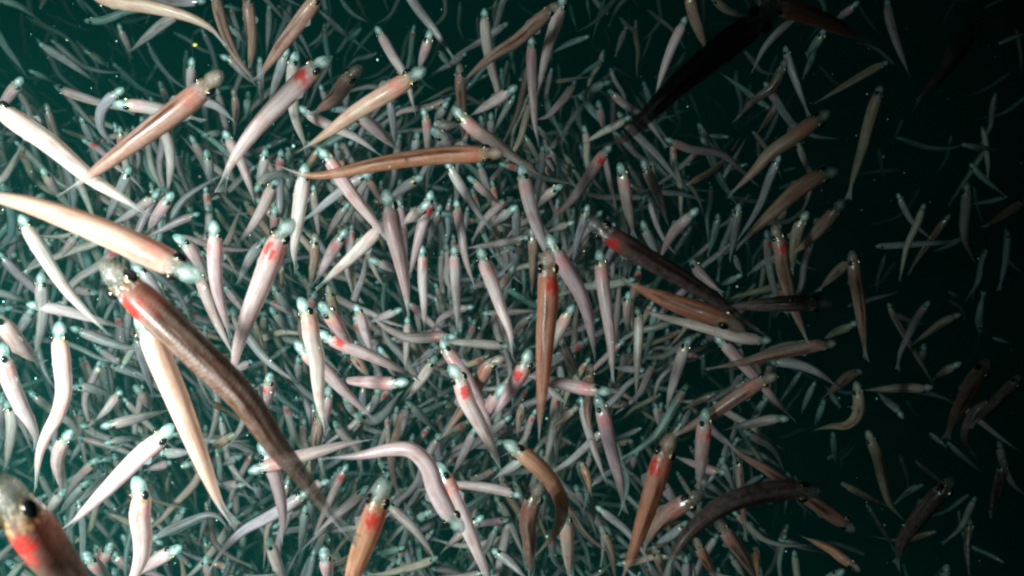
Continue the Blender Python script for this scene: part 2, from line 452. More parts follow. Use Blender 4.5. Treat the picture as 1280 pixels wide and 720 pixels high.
DATA = """
0 0 110 w2 -70,500 60,590 250,720 440,880 560,960 720,1060 @leftwhite
0 0 120 b3 1110,355 1000,460 850,580 700,690 520,825 350,950 @topbrown
0 0 80 c1 400,-70 560,0 760,35 930,80 1050,140 1120,220 @topcream
0 0 50 g1 1030,5 900,10 760,-5 640,-30
0 0 40 t0 420,105 520,100 640,55 760,45 850,60
0 0 40 t0 -30,0 60,15 130,50 190,95
0 0 25 t0 370,-20 410,25 440,70
0 0 38 p1 590,115 615,175 640,230 655,290
0 0 55 g0 920,50 820,115 740,180 660,250
0 0 45 g0 195,215 280,270 370,330 470,405
0 0 40 t1 415,245 480,285 540,330
0 0 40 t0 -30,130 20,220 70,290 120,360
0 0 60 p1 110,385 80,430 30,500 0,560
0 0 50 p1 270,425 340,460 440,495 540,525 660,560
0 0 35 t0 140,350 200,375 270,410
0 0 60 g0 620,440 560,485 510,545 500,610 520,670 580,730 @pearlhook
0 0 72 w2 560,520 700,530 850,555 1000,600
0 0 52 p1 960,285 955,350 950,430 940,480
0 0 22 t0 790,310 765,360 730,420
0 0 24 t0 795,320 840,380 875,460
0 0 20 t0 600,380 700,440 790,505
0 0 38 t0 365,585 430,630 500,700
0 0 20 t0 150,600 220,605 290,600
0 0 50 w0 630,680 645,740 660,800
0 1 55 w0 800,-110 840,-10 853,80 850,150 838,240
0 1 35 t0 715,50 745,130 780,190 830,240
0 1 50 p1 205,115 245,180 300,265
0 1 150 c3 1010,680 900,620 760,550 600,475 420,400 230,330 50,280 -200,240 @bigwhite
0 1 75 w2 100,350 140,430 200,530 270,640 340,740 430,840 530,940 @whitenotch
0 1 42 w0 560,460 450,505 330,545 200,600 80,660
0 1 30 g0 150,365 240,425 340,490
0 1 50 p1 390,450 350,500 310,560
0 1 66 g1 205,640 210,760 215,880 180,1045
0 1 55 w2 795,235 735,290 650,350 560,400
0 1 62 p2 865,240 825,300 780,370 740,440
0 1 42 p1 1000,345 900,385 800,435 720,470
0 1 70 w2 865,455 930,500 985,570 1040,660
0 1 62 p2 975,610 1020,730 1080,880 1160,1045
1 1 80 p3 42,380 50,470 50,600 62,720 95,850 125,955
0 1 52 g0 650,110 610,210 570,300 530,390
0 1 34 t0 940,40 945,120 948,200
0 1 66 g0 660,600 730,660 790,760 850,900
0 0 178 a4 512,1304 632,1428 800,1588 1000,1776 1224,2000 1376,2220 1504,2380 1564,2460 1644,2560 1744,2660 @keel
0 2 128 c0 690,110 760,260 820,400 888,560 960,740 1032,920 1100,1080 1160,1160 @sail
0 2 65 w1 130,80 300,108 450,148 620,200
0 2 45 g0 -80,0 60,42 150,75
0 2 88 w2 297,165 298,260 312,400 318,520 290,630 235,730 195,840 180,980 @swanneck
0 2 55 g1 350,195 430,228 540,270 650,297 720,270
0 2 82 w3 15,275 20,370 55,480 105,590 165,700 190,780
0 2 85 p1 -70,110 30,200 110,300 200,375
0 2 55 g0 165,95 120,180 80,245
0 2 48 t0 60,98 10,105 -50,115
0 2 40 g0 550,385 640,420 710,455
0 2 48 g1 350,495 450,500 560,540
0 2 36 g0 340,545 400,600 450,670
0 2 52 w2 610,510 570,560 530,612 475,665
0 2 56 p2 670,485 715,540 755,605
0 2 60 w1 500,695 570,680 690,650 830,615
0 2 45 w1 395,692 450,680 510,640
0 2 42 g0 645,90 640,180 638,275
0 2 55 g0 680,215 700,300 735,420 765,530
0 2 40 g0 985,15 910,75 850,135
0 2 52 w0 30,560 55,650 55,740 30,900
0 2 48 p0 10,540 5,640 12,740
0 3 236 a4 -40,215 70,350 160,480 270,630 390,780 520,940 @corner
0 2 95 w2 865,680 800,755 700,840 590,950 470,1070 340,1195 @ribbed
0 3 104 w3 675,220 705,320 700,420 712,520 708,620 670,720 610,770 @stump
0 3 45 g1 515,60 600,40 710,30
0 3 74 p1 360,-10 310,60 288,140 300,220 315,300
0 3 34 g0 420,35 380,100 350,150
0 3 48 p2 490,130 435,185 380,245 330,330
0 3 56 w1 325,285 275,350 240,420
0 3 50 g0 440,245 370,325 300,405
0 3 42 t0 640,180 520,210 390,240
0 3 36 t0 475,150 560,135 630,175
0 3 36 t0 610,435 572,490 535,550
0 3 60 p3 555,555 530,620 495,700
0 3 68 p3 420,600 480,670 560,740
0 3 78 p1 905,575 810,625 740,670 670,720
0 3 48 g0 760,535 900,465 1030,415 1090,425 1140,480
1 3 66 g0 530,285 420,365 310,430 200,490 95,585 25,690
0 3 50 p1 860,150 800,170 730,190
0 3 56 w1 905,175 955,155 1020,140
0 3 58 g0 800,110 870,105 960,100
0 3 46 g1 920,380 885,440 850,480
1 0 60 b0 45,-60 85,110 150,270 250,410
1 0 64 b1 212,-60 223,80 237,210 223,355
1 0 34 g0 322,20 320,130 310,265
1 0 80 b1 600,-60 540,20 460,130 380,235 270,390 @slanttop
1 0 32 g0 365,25 430,105 490,200 540,305
1 0 42 g0 275,280 280,390 285,540
1 0 48 g1 75,275 140,310 190,360 255,425
1 0 100 w4 620,285 520,370 400,490 280,615 190,730 120,840 88,930 @redgill
1 0 66 w1 455,255 440,350 440,490 455,600 510,750
1 0 88 b0 785,330 710,405 650,490 550,565 @darkstub
1 0 98 c3 1105,340 990,415 870,490 740,570 620,660 500,740 @lollipop
1 0 54 w1 855,130 900,210 945,290 1005,390 1050,560
1 0 28 t0 675,-10 735,65 810,108
1 0 24 t0 860,130 800,200 745,275
1 0 26 t0 785,140 745,175 700,210
1 0 60 w2 468,530 550,590 650,640 760,690 870,770
1 0 38 p1 575,420 600,485 630,550
1 0 74 p1 720,540 800,600 870,660 970,750
1 0 44 g0 918,470 938,590 950,720
1 0 46 g0 700,410 705,480 712,550
1 0 36 g0 630,550 700,548 770,545
1 0 44 b1 142,440 155,540 148,665
1 0 44 t0 218,455 213,520 208,590
1 0 50 g0 -50,505 50,525 140,600
1 0 40 g0 -20,680 50,668 110,655
1 0 62 p1 95,650 130,720 180,805 215,900 242,995
1 0 24 t0 60,442 150,435 250,428
1 0 56 g0 415,235 370,370 325,500
1 0 42 g0 105,125 160,165 205,215
1 0 28 t0 95,28 150,42 205,52
1 1 48 g1 5,25 20,100 32,190
1 1 48 w1 305,20 297,85 280,160 262,220
1 1 42 t1 412,15 425,70 442,140
1 1 76 w2 502,95 490,190 475,300 460,420 446,540 456,615 @paddle
1 1 58 p1 375,175 335,220 290,320 230,420 160,500
1 1 42 p1 388,245 386,310 384,380
1 1 54 p3 350,310 350,380 345,450
1 1 114 p4 445,375 370,480 320,600 270,730 210,880 160,1040 138,1175 @pinksickle
2 1 94 o3 470,45 350,50 200,55 0,75 -200,110 -400,152 -520,155 -640,115 @rail
1 1 78 p3 565,20 630,90 705,210 785,315 870,420 940,510 @rosespear
1 1 54 g1 830,145 745,190 640,268 545,345 485,385
1 1 42 p1 543,200 545,270 560,370 570,470
1 1 46 p1 725,290 665,370 605,475
1 1 64 p3 710,420 665,490 620,570 555,690
1 1 52 b2 550,445 550,510 545,600 528,710
1 1 74 w2 910,380 830,470 740,560 650,640 575,710 @pinkoar
1 1 96 p1 903,225 925,330 945,450 975,570 1000,700 1017,840 @eyed
1 1 48 p2 965,275 985,380 1000,500 1010,600
1 1 56 g0 1090,160 1000,215 930,270
1 1 42 g0 655,-10 665,35 675,90
1 1 28 t0 715,632 770,615 840,595
1 1 56 p1 820,575 890,600 970,640
1 1 36 g0 850,695 910,675 980,655
1 1 56 g0 310,465 235,560 170,690
1 1 48 g0 250,240 300,175 380,150 460,185
2 0 54 g0 -40,-80 50,55 120,145 215,285
2 0 58 p2 105,145 90,210 70,275 45,350
2 0 58 w0 373,40 378,130 390,240 412,350 440,460 430,575 @whitedrop
2 0 42 g0 495,112 430,155 340,215 215,285
2 0 38 g0 285,262 215,312 125,362
2 0 74 b1 745,15 640,110 540,200 430,270 330,350 265,415
2 0 68 w0 772,-30 740,90 700,210 668,340 643,460 @blade
2 0 48 t0 650,65 595,130 540,200
2 0 60 p2 610,180 610,270 612,380 620,500 626,620 645,720 @lance
2 0 34 t0 900,180 805,215 715,262
2 0 28 t0 975,298 905,340 845,382
2 0 48 p1 830,395 790,470 740,530 690,580 630,600
2 0 32 t1 683,470 703,555 742,640 795,730
2 0 62 w2 540,428 475,472 400,520 310,575
2 0 38 g0 525,470 470,570 425,650
2 0 60 b3 248,315 255,430 262,560 270,710
2 0 78 w3 215,530 280,605 350,665 440,725 540,800 630,865 @elbow
2 0 54 p3 65,535 85,610 90,690 90,780
2 0 48 g0 40,655 30,720 18,790
2 0 44 w0 407,560 406,620 404,690
2 0 38 g0 355,575 362,630 362,690
2 0 48 p2 942,500 955,570 965,640
2 0 44 t0 845,470 920,560 990,645
2 0 46 g0 1010,405 930,435 845,475
3 0 44 w2 85,580 20,620 -60,662 -150,715
2 0 24 t0 975,-10 945,90 918,185
2 0 18 t0 800,20 815,80 835,150
2 0 20 t0 885,-5 895,50 905,100
2 0 38 t1 145,255 175,295 200,330
2 0 24 t0 505,225 515,310 535,395
2 0 34 g0 635,630 670,670 710,715
2 0 74 g0 110,640 180,700 250,750
2 0 56 g0 120,620 180,625 250,622
2 0 46 g0 190,505 160,560 130,620
3 0 54 w2 360,80 335,135 290,230 245,350 205,480 @limepin
3 0 60 b1 362,-70 395,70 430,170 458,245
3 0 44 y0 480,-20 560,48 660,82
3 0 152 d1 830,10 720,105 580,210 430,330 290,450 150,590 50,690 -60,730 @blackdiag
3 0 100 o1 735,5 840,40 940,65 1050,105 1160,155 1270,210 @topright
3 0 42 g1 905,90 830,150 750,240 690,355
3 0 42 g1 852,228 870,300 912,420 968,570
3 0 34 t0 1005,240 975,320 940,395
3 0 56 d0 860,290 795,430 700,500 605,600
3 0 34 t0 778,545 690,480 610,420 535,368
3 0 38 g0 418,615 460,690 510,755
3 0 30 t1 575,685 520,682 460,678
3 0 84 n3 1080,555 990,615 890,690 780,765 700,855 590,960 @tealhead
3 0 34 g1 62,128 38,190 5,280
3 0 18 t0 -5,338 50,368 105,397
3 0 38 b0 825,480 790,560 715,665
3 0 24 t0 265,408 240,440 205,485
3 0 18 t0 300,562 340,556 385,550
4 0 44 p1 200,5 145,55 85,95
4 0 50 g0 338,-10 352,90 385,205 445,365
4 0 44 y1 345,308 270,345 190,392 100,445 -10,510
4 0 58 y1 310,425 280,510 250,610 222,720 170,890 148,980 @longolive
4 0 84 d0 830,90 720,215 620,355 495,500 @ghost
4 0 28 t0 895,220 960,192 1040,165
4 0 16 g0 418,595 370,705
4 0 48 t0 30,140 -10,210 -60,270
2 1 76 w3 558,100 582,215 620,360 668,490 725,620 @whitehead
2 1 54 w0 180,80 225,160 275,240 340,340 395,415
2 1 48 p1 290,160 370,235 450,300
2 1 44 p2 520,268 460,300 380,375 315,480
2 1 52 p3 232,275 243,360 262,460 282,580 325,715 @banded
2 1 54 w3 62,505 65,590 65,690 72,800 75,935
2 1 58 w3 222,503 226,590 230,700 236,810 240,945
2 1 76 w3 350,510 375,600 412,690 450,800 500,940 512,1045 @trio
2 1 60 p4 110,230 88,320 60,420 25,560 0,660
2 1 44 p1 155,300 125,400 88,510
2 1 28 p2 155,375 170,430 190,495
2 1 68 w1 100,290 40,340 -30,400
2 1 64 p4 1010,0 955,70 890,170 820,270 745,348 690,400 @redshoulder
2 1 50 w2 765,205 705,245 640,315
2 1 44 p0 605,465 470,492 380,508 290,520
2 1 44 p1 825,388 760,412 690,440
2 1 38 t1 820,315 820,370 822,450 820,530
2 1 48 g0 893,300 870,390 840,480 818,580
2 1 58 b0 610,415 620,560 610,730
2 1 86 p3 690,450 730,535 790,640 850,740 890,850 910,960 925,1050 @pinkcurve
2 1 112 o4 693,520 690,650 692,780 680,940 672,1090 664,1220 655,1330 648,1450 @central
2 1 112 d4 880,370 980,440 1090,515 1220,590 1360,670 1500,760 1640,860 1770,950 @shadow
2 1 72 p3 945,525 960,640 968,720 985,830 1003,960 1012,1100 1016,1190 @spindle
2 1 50 p2 520,608 480,680 430,750
2 1 48 p1 490,515 545,530 600,545
2 1 46 b0 550,85 600,110 650,160
2 1 38 g0 885,515 855,560 820,600
2 1 38 g0 425,290 410,370 400,450
2 1 56 g0 540,310 480,350 410,410
3 1 64 p3 25,90 48,200 65,310 95,450
3 1 58 p2 138,75 170,150 222,265 262,390
3 1 54 g1 138,380 160,440 200,520 235,590
3 1 62 p0 420,320 340,395 290,450 228,570
3 1 28 t0 378,160 300,198 225,228
3 1 48 g0 622,295 615,370 600,460 578,570
3 1 16 t0 460,512 400,532 345,552
3 1 38 t0 520,345 500,450 468,555
3 1 90 n1 1120,130 1010,170 910,235 800,335 710,420 630,500 @creamcurve
3 1 76 b4 797,400 830,520 840,610 865,710 900,830 965,990 @crimson
3 1 64 y1 968,335 920,420 900,520 888,630
3 1 34 g0 800,555 740,598 665,655
3 1 74 n2 1150,275 1090,350 1020,430 950,505 890,545 @goldcollar
3 1 58 p1 380,575 440,660 530,740
3 1 40 t1 640,650 590,678 530,705
3 1 34 g0 600,555 615,600 635,645
3 1 28 t0 670,98 620,115 575,135
3 1 18 t0 910,118 870,126 830,134
3 1 24 t0 345,110 345,160 345,320
4 1 34 g0 390,245 430,330 475,400 560,475
4 1 34 t0 752,95 820,170 920,252
4 1 54 g0 738,190 735,300 725,400 730,480 768,575
4 1 28 t0 945,262 860,285 765,300
4 1 58 b1 1045,270 950,340 835,408
4 1 34 g0 280,513 370,508 500,500 640,490 735,462
4 1 24 t0 720,470 650,508 575,535
4 1 34 t0 945,435 940,510 930,600 900,725
4 1 68 b2 163,530 175,630 190,730 205,830 215,920 232,1060 @ochre
4 1 58 y0 165,570 85,645 5,725
4 1 14 t0 400,130 270,140 140,162
4 1 34 g0 710,2 790,15 900,32
1 2 58 g2 140,85 165,165 225,250 300,350 370,410 452,468 @shadowcomma
1 2 90 w3 472,45 520,150 535,250 560,350 566,460 578,590 608,705 @ivory
1 2 44 g0 335,-15 400,80 455,155
1 2 46 g0 325,95 370,150 410,215
1 2 80 p3 575,70 640,160 690,230 740,290 @blushface
1 2 74 p4 560,215 650,265 760,310 860,352 960,400 1050,445 @redcheek
1 2 74 p2 450,265 520,345 600,410 680,500 760,575 840,650 @crossbeam
1 2 58 p1 752,80 780,150 800,220 835,330
1 2 54 b0 615,-15 640,80 685,180
1 2 48 p1 985,105 900,140 825,172
2 2 60 p3 240,245 140,245 0,250 -80,220 -145,180 -190,140 @pinkbar
2 2 50 w2 505,290 420,285 330,277 230,270 140,255
1 2 64 p4 325,425 320,520 318,600
1 2 64 p3 265,575 310,655 350,750
1 2 48 p1 240,365 185,395 130,430
1 2 48 w1 868,292 905,355 955,450
1 2 76 p3 1020,470 900,476 820,470 740,464 660,455
1 2 60 p2 618,490 608,590 590,690 568,760
1 2 46 p2 1012,140 1012,240 1006,340 1000,410
1 2 34 g0 705,335 685,380 660,430
1 2 58 b0 735,325 775,380 815,440
1 2 58 g0 740,630 830,662 900,625 970,530
1 2 48 g0 865,490 855,560 825,630
1 2 40 p0 960,590 958,650 958,730
1 2 44 p0 1015,580 1000,650 985,730
1 2 34 g0 440,562 510,545 570,505
1 2 48 g0 470,335 470,400 472,470
1 2 58 g0 695,530 730,590 770,650
1 2 36 g0 430,285 385,315 335,350
1 2 44 p1 95,-10 150,60 200,130
2 2 44 p1 325,92 240,110 160,150 115,215
2 2 36 w1 297,140 310,200 325,260
2 2 44 p2 360,128 430,128 520,120 640,114
2 2 38 g0 385,80 385,150 365,215
2 2 40 p1 625,125 560,180 500,260
2 2 64 w3 825,80 780,150 745,230 712,325
2 2 58 b1 745,240 795,345 850,455
2 2 34 p2 780,345 800,415 825,470
2 2 56 b2 905,375 900,460 900,530 890,620 905,740
2 2 76 p3 1010,520 910,508 820,490 700,465 590,435 @smudge
2 2 76 p3 935,535 965,630 992,740 1022,860 1050,970 1072,1100 @dagger
2 2 48 w1 772,565 725,530 680,485
2 2 84 p4 600,305 570,400 520,485 470,565 420,640 @plume
2 2 74 p3 160,245 192,320 250,400 320,520 380,640 415,725
2 2 92 w4 198,380 250,460 285,560 340,660 400,770 455,905 @twin
2 2 54 w1 135,338 100,395 58,460 -5,550
2 2 74 b3 475,345 400,385 355,455 305,545 240,640 180,730
2 2 78 p2 480,485 440,535 400,600 370,680
2 2 44 g0 145,285 60,358 -10,405
2 2 44 g0 50,495 95,520 145,550
2 2 44 g0 130,608 190,620 260,635
2 2 48 g0 -20,565 60,640 125,710
2 2 50 b2 565,575 552,650 540,730
2 2 44 b1 845,590 770,650 700,705
2 2 36 g0 315,385 370,350 440,348
2 2 40 b0 450,325 490,355 540,395
3 2 50 p1 72,15 65,80 65,150 70,230
3 2 50 w2 112,92 121,160 120,250 113,400 108,550
3 2 40 t0 203,92 195,160 180,250 148,345
3 2 112 o1 650,215 560,165 450,125 330,85 200,35 60,-30 @ember
3 2 66 w2 785,262 690,255 600,240 480,205 350,172 220,138 100,95 @goldneck
3 2 60 w1 382,242 350,300 318,400 282,520 262,600 @glowpin
3 2 28 t0 445,330 445,385 440,445
3 2 64 p0 500,235 590,325 680,420 745,490 820,580 890,650
3 2 80 b3 815,435 730,470 620,540 500,620 370,700 280,750 @oarback
3 2 58 g1 875,655 800,655 700,675 565,705
3 2 80 p4 457,600 448,700 440,800 430,900 418,1000 @torch
3 2 70 b2 1110,275 1010,288 900,310 760,340 640,372 480,402 @beige
3 2 34 p1 935,272 830,290 715,325
3 2 60 g0 755,375 870,372 970,400 1050,445 1110,490
3 2 40 y0 860,-15 720,15 595,48
3 2 92 d0 1090,80 950,76 800,80 640,90 540,100
3 2 38 t0 768,540 725,600 685,650
3 2 28 g0 935,415 890,480 835,560
3 2 34 g0 1005,465 970,540 935,625
3 2 34 p1 205,575 210,630 225,700
3 2 42 g0 645,425 620,460 585,510
3 2 42 g1 155,412 75,405 0,398
3 2 42 b0 -10,592 40,582 100,575
3 2 34 b0 510,525 430,560 345,605
4 2 50 y0 195,165 140,198 80,222 25,255
4 2 34 b0 345,72 375,145 430,240 500,360 565,470
4 2 46 y0 710,128 620,170 550,220 475,275
4 2 44 g0 525,280 520,320 515,360
4 2 48 y1 710,372 650,405 570,455
4 2 54 y2 570,495 490,500 400,500 330,505 230,510 @bandcollar
4 2 60 y1 215,415 150,440 90,490 30,540
4 2 62 y1 183,465 197,550 192,630 140,685 60,692 -10,705 @jhook
4 2 46 t0 420,655 392,610 345,570 290,520
4 2 34 t0 105,600 70,545 40,500
4 2 34 t0 25,555 5,620 -20,680
4 2 86 b1 850,355 790,435 730,550 675,650 640,735 @olive
4 2 54 d0 900,550 790,610 738,690 730,760 770,830
4 2 36 t0 805,230 800,150 820,30
4 2 26 t0 645,20 680,35 720,52
4 2 28 t0 865,248 905,260 950,275
4 2 58 d0 1005,435 880,570 760,690
1 3 80 p3 215,200 290,178 430,135 560,100 700,62 810,42 @pinkhead
2 3 100 p0 270,500 190,400 130,285 90,170 10,92 -100,88 -250,118 -400,130 @hunch
2 3 84 w4 135,150 185,240 230,345 280,460 330,575 378,700 400,800 @scarlet
1 3 76 p0 270,50 330,160 372,300 390,430 384,530 @fang
1 3 130 m4 898,228 865,360 820,490 772,620 730,760 690,900 @amber
1 3 54 p1 890,345 990,430 1075,520 1155,640
1 3 54 p1 620,245 565,262 520,300
1 3 38 g0 515,320 545,430 556,550
1 3 46 g0 505,365 492,480 473,600
1 3 58 w1 318,525 340,600 370,680 405,750
1 3 74 w3 592,580 610,670 625,760
1 3 54 p1 815,275 765,325 700,380 640,430 560,505
1 3 34 t1 745,210 725,270 710,330
1 3 42 g0 865,155 950,180 1000,250
1 3 66 b0 590,-120 562,0 550,100 538,215
1 3 46 p1 200,265 150,262 90,255
1 3 46 g1 185,118 140,140 90,165
1 3 38 t0 268,400 230,425 190,460
1 3 36 p1 948,645 915,700 890,750
1 3 40 t1 1000,575 930,595 860,610
1 3 54 p2 5,620 20,700 40,770
1 3 56 b0 150,10 90,45 30,85
1 3 42 g0 245,235 265,290 285,345
2 3 50 p0 335,-30 280,90 220,205
2 3 34 g0 215,5 165,65 110,130
2 3 36 g0 375,95 305,160 245,225
2 3 54 p0 560,320 450,290 330,270 220,265 50,290
2 3 58 g0 590,120 520,170 430,225
2 3 92 m1 470,45 560,105 660,190 740,300 762,400 730,500 650,600 @bigarc
2 3 98 b3 665,250 615,345 590,450 600,560 598,710 @twist
2 3 40 w0 425,320 480,405 530,520 575,630
2 3 76 c2 765,380 782,470 790,570 800,740 @candle
2 3 54 g0 410,585 500,650 580,730
2 3 40 g0 440,460 385,580 270,720
2 3 54 p1 370,420 290,480 165,595
2 3 46 o0 855,145 888,220 906,310
2 3 50 p0 855,-180 880,-60 912,50 945,150 982,250
2 3 38 b0 1120,45 1000,62 900,80 830,130 798,230
2 3 28 g0 755,310 900,310 1030,322
2 3 24 g0 690,390 850,380 965,364
2 3 44 g0 930,370 1020,440 1090,500 1170,600 1205,690
2 3 46 b0 955,470 1005,590 1030,730
2 3 54 t0 110,395 60,425 10,460
3 3 112 o4 290,5 235,150 195,290 150,430 100,580 40,730 @rust
3 3 52 p2 565,208 480,190 400,160 310,125
3 3 98 b3 450,300 360,350 280,400 210,465 150,570 @brownback
3 3 44 g0 365,445 300,505 200,565
3 3 44 p1 240,245 285,315 325,375
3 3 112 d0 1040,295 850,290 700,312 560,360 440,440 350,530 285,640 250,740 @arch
4 3 80 b3 180,495 70,420 -30,350 -140,270 -270,185 -390,115 -460,50 @reddown
3 3 44 b0 618,110 630,260 645,400 655,530
3 3 40 g0 530,130 570,220 610,300
3 3 80 b3 505,430 600,560 660,645 715,750 @brownslant
3 3 36 g0 675,450 700,510 725,560
3 3 38 y0 725,480 760,530 800,590
3 3 36 w0 575,610 615,670 660,740
3 3 48 o1 705,570 710,640 715,720
3 3 38 g0 820,535 900,560 1030,600
3 3 58 o2 405,530 445,620 515,730
3 3 38 p2 118,90 85,170 50,250
3 3 28 g0 745,215 690,245 630,285
3 3 48 b0 195,570 220,640 250,730
4 3 56 o2 205,695 120,635 60,590 -10,555 -70,530 @goldtip
4 3 60 y2 240,-10 265,55 293,130 322,260 352,360 408,425 @lone
4 3 86 d0 675,225 570,340 490,440 412,550 388,660 @dimblade
4 3 34 t0 520,262 450,295 380,355
4 3 34 t0 68,0 75,90 80,150
4 3 28 d0 235,360 300,460 375,590
4 3 30 t0 640,50 715,118 810,200
4 3 30 t0 550,5 590,35 630,70
4 3 40 b0 110,255 220,312 330,365
4 3 44 d1 755,430 742,580 750,720
4 3 52 g0 640,665 630,710 620,760
4 3 58 t0 125,690 60,730 0,770
4 3 58 d0 930,130 885,300 855,410
"""
MARKS = """
leftwhite|white edge fish|bright white fish with red gill at the frame edge, passing under a brown fish
topbrown|brown crossing fish|greyish brown fish with grey snout and red gill, laid across a bright white fish
topcream|cream top fish|cream fish arching along the top edge above dark green water
pearlhook|pearly hooked fish|pearly grey fish bent like a hook, head up, behind the brown fish
bigwhite|big overlit fish|largest brilliantly lit white fish, reddish throat, nose almost touching the dark brown one
whitenotch|white notched fish|white fish with pale teal snout and red gill just under the big overlit fish
keel|big dark fish|biggest dark brown fish, two black eyes and red gill, long thin tail
sail|glowing cream fish|glowing cream fish curving down from beneath the big dark brown fish
swanneck|swan necked fish|pale fish with teal snout, body bent like a swan neck beside the frame edge
corner|corner fish|large blurred fish cut by the bottom corner, black eyes, red gill, amber back
ribbed|ribbed white fish|straight whitish pink fish with ribbed back and golden throat
stump|stout white fish|stout white fish, pale teal snout and pink gill, tail curling out of the frame
slanttop|slanting top fish|pinkish brown straight fish slanting down from the top edge
redgill|round headed fish|whitish pink fish with round grey head, orange red gill and finely ribbed back
darkstub|dark brown stub|dark brown blurred short fish bending in front of teal water
lollipop|pale round nosed fish|pale cream fish with translucent round head and pink throat, brown tail
paddle|paddle tailed fish|straight pale fish, head up, ending in a small forked pale tail
pinksickle|pink sickle fish|long pink fish with translucent grey head, tail curving like a sickle
rail|horizontal brown fish|long pinkish brown fish lying nearly horizontal, red marks at its head
rosespear|rosy spear fish|rosy white spear straight fish passing below the horizontal brown fish
pinkoar|pinkish oar fish|pinkish white fish leaning towards the fish with one black eye
eyed|one eyed fish|greyish pink upright fish showing one round black eye behind a white snout
whitedrop|slim white fish|slim pale fish hanging head up against dark green water, no eye showing
blade|pale blade fish|long pale blade shaped fish, head cut by the top edge, tail pointed
lance|grey lance fish|straight grey pink fish with pale teal snout below the pale blade fish
elbow|white snouted fish|pink fish with bright white snout sliding under the horizontal brown fish's nose
limepin|greenish pin fish|thin greenish white fish, teal tipped head, in front of empty dark water
blackdiag|black slanting fish|large nearly black blurred fish slanting across dark water, brown at one end
topright|brown top fish|brown tapered fish with yellow glint at its nose near the top edge
tealhead|teal headed fish|beige fish with round teal head, yellow collar and red gill over black water
longolive|thin olive fish|thin olive brown fish with teal snout tapering straight down in black water
ghost|ghostly dim fish|dim grey ghostly fish slanting alone in the black upper water
whitehead|white headed fish|pale pink fish with white snout and twin black eyes above the central orange fish
banded|banded fish|slender dark banded fish, teal snout and short red gill
trio|leaning eyed fish|pinkish fish with black eye leaning, nearest the central orange fish of three in a row
redshoulder|red shouldered fish|pinkish brown fish with grey head and red shoulder pointing up to the black slanting fish
pinkcurve|pink curved fish|smooth pink fish curving down from behind the head of the central orange fish
central|central orange fish|orange brown upright fish with grey snout and vivid red gill at the centre
shadow|dark red gilled fish|large nearly black fish with grey snout and crimson gill, stretching into the dark
spindle|pink spindle fish|pale pink upright fish with blurred grey head tapering to a pin tail
creamcurve|cream curved fish|cream brown fish curving down from a teal head in black water
crimson|crimson throat fish|grey dark bodied fish with teal snout and crimson throat above the dark streak
goldcollar|gold collared fish|beige fish with teal head and gold collar just below the cream curved fish
ochre|ochre upright fish|ochre upright fish with teal snout and needle tail beside black water
shadowcomma|grey comma fish|greyish pink fish with teal snout, tail trailing like a comma
ivory|ivory fish|ivory bright fish, white snout, gently bowed body, brightest in the middle crowd
blushface|blushing eyed fish|fish with white snout, black eye and blushing pink cheeks, body sinking behind others
redcheek|red cheeked fish|slanting pink fish with deep red cheek and white snout crossing below the blushing one
crossbeam|crossing beam fish|long pinkish fish slanting down behind the ivory fish
pinkbar|level pink fish|pinkish level fish, grey head touching the twin black eyed fish
smudge|brown level fish|brownish pink fish lying level, head smudged grey, behind the central orange fish's tail
dagger|dagger fish|fish with pale teal snout, pink gill and brown dagger shaped body below the smudged head
plume|plump pink fish|plump blurred pink fish with teal grey head and red throat, body fading downward
twin|twin front fish|bright fish with black eye and red gill lying over its twin
ember|rusty ember fish|rust coloured blurred fish, glowing orange near its hidden head, under the dark fish
goldneck|golden necked fish|pale fish with round grey head and golden orange neck below the rusty ember fish
glowpin|glowing pin fish|small fish with glowing teal snout and white gill in black water
oarback|brown oar fish|long brown fish with round teal head and red gill slanting over black water
torch|red torch fish|upright red brown fish with round teal head, like a torch
beige|orange nosed fish|brownish grey level fish with orange throat and teal nose over black water
bandcollar|orange collared fish|small olive fish lying level, orange collar and teal nose
jhook|olive hook fish|olive grey fish bent like a letter J with reddish head end
olive|large dim olive fish|large dim olive brown fish slanting through the black water
pinkhead|pink headed fish|pink fish lying nearly level, its middle crossed by the big dark fish
hunch|arched grey fish|large greyish pink fish arching over and down behind the scarlet throated fish
scarlet|scarlet throated fish|fish with white snout, black eye and scarlet throat lying over the arched grey fish
fang|pink fang fish|pale pink fang shaped body pointing straight down from the big dark fish
amber|amber fish|large amber orange fish with translucent snout, rising from the bottom edge
bigarc|beige hoop fish|beige brown fish bent round like an open hoop
twist|brown twisted fish|translucent brown twisted fish inside the hoop of the beige bent fish
candle|candle white fish|cream upright fish like a candle at the bottom edge, red gill on top
rust|rust orange fish|long rust orange fish with grey snout, standing nearly upright near the bottom edge
brownback|brown short fish|short brown blurred fish with white throat between the rust orange and dark arching fish
arch|dark arching fish|large nearly black fish arching down to the bottom edge
reddown|brown downward fish|brown curved fish with grey snout and red gill heading down into black water
brownslant|brown slanting fish|brown tapering fish with red head slanting under the dark arching fish
goldtip|gold tipped fish|orange brown fish heading down, teal snout and gold tipped collar
lone|lone glowing fish|lone olive white fish with glowing teal head curving down in black water
dimblade|dim blade fish|very dim olive curved blade of a fish in the lower black water
"""

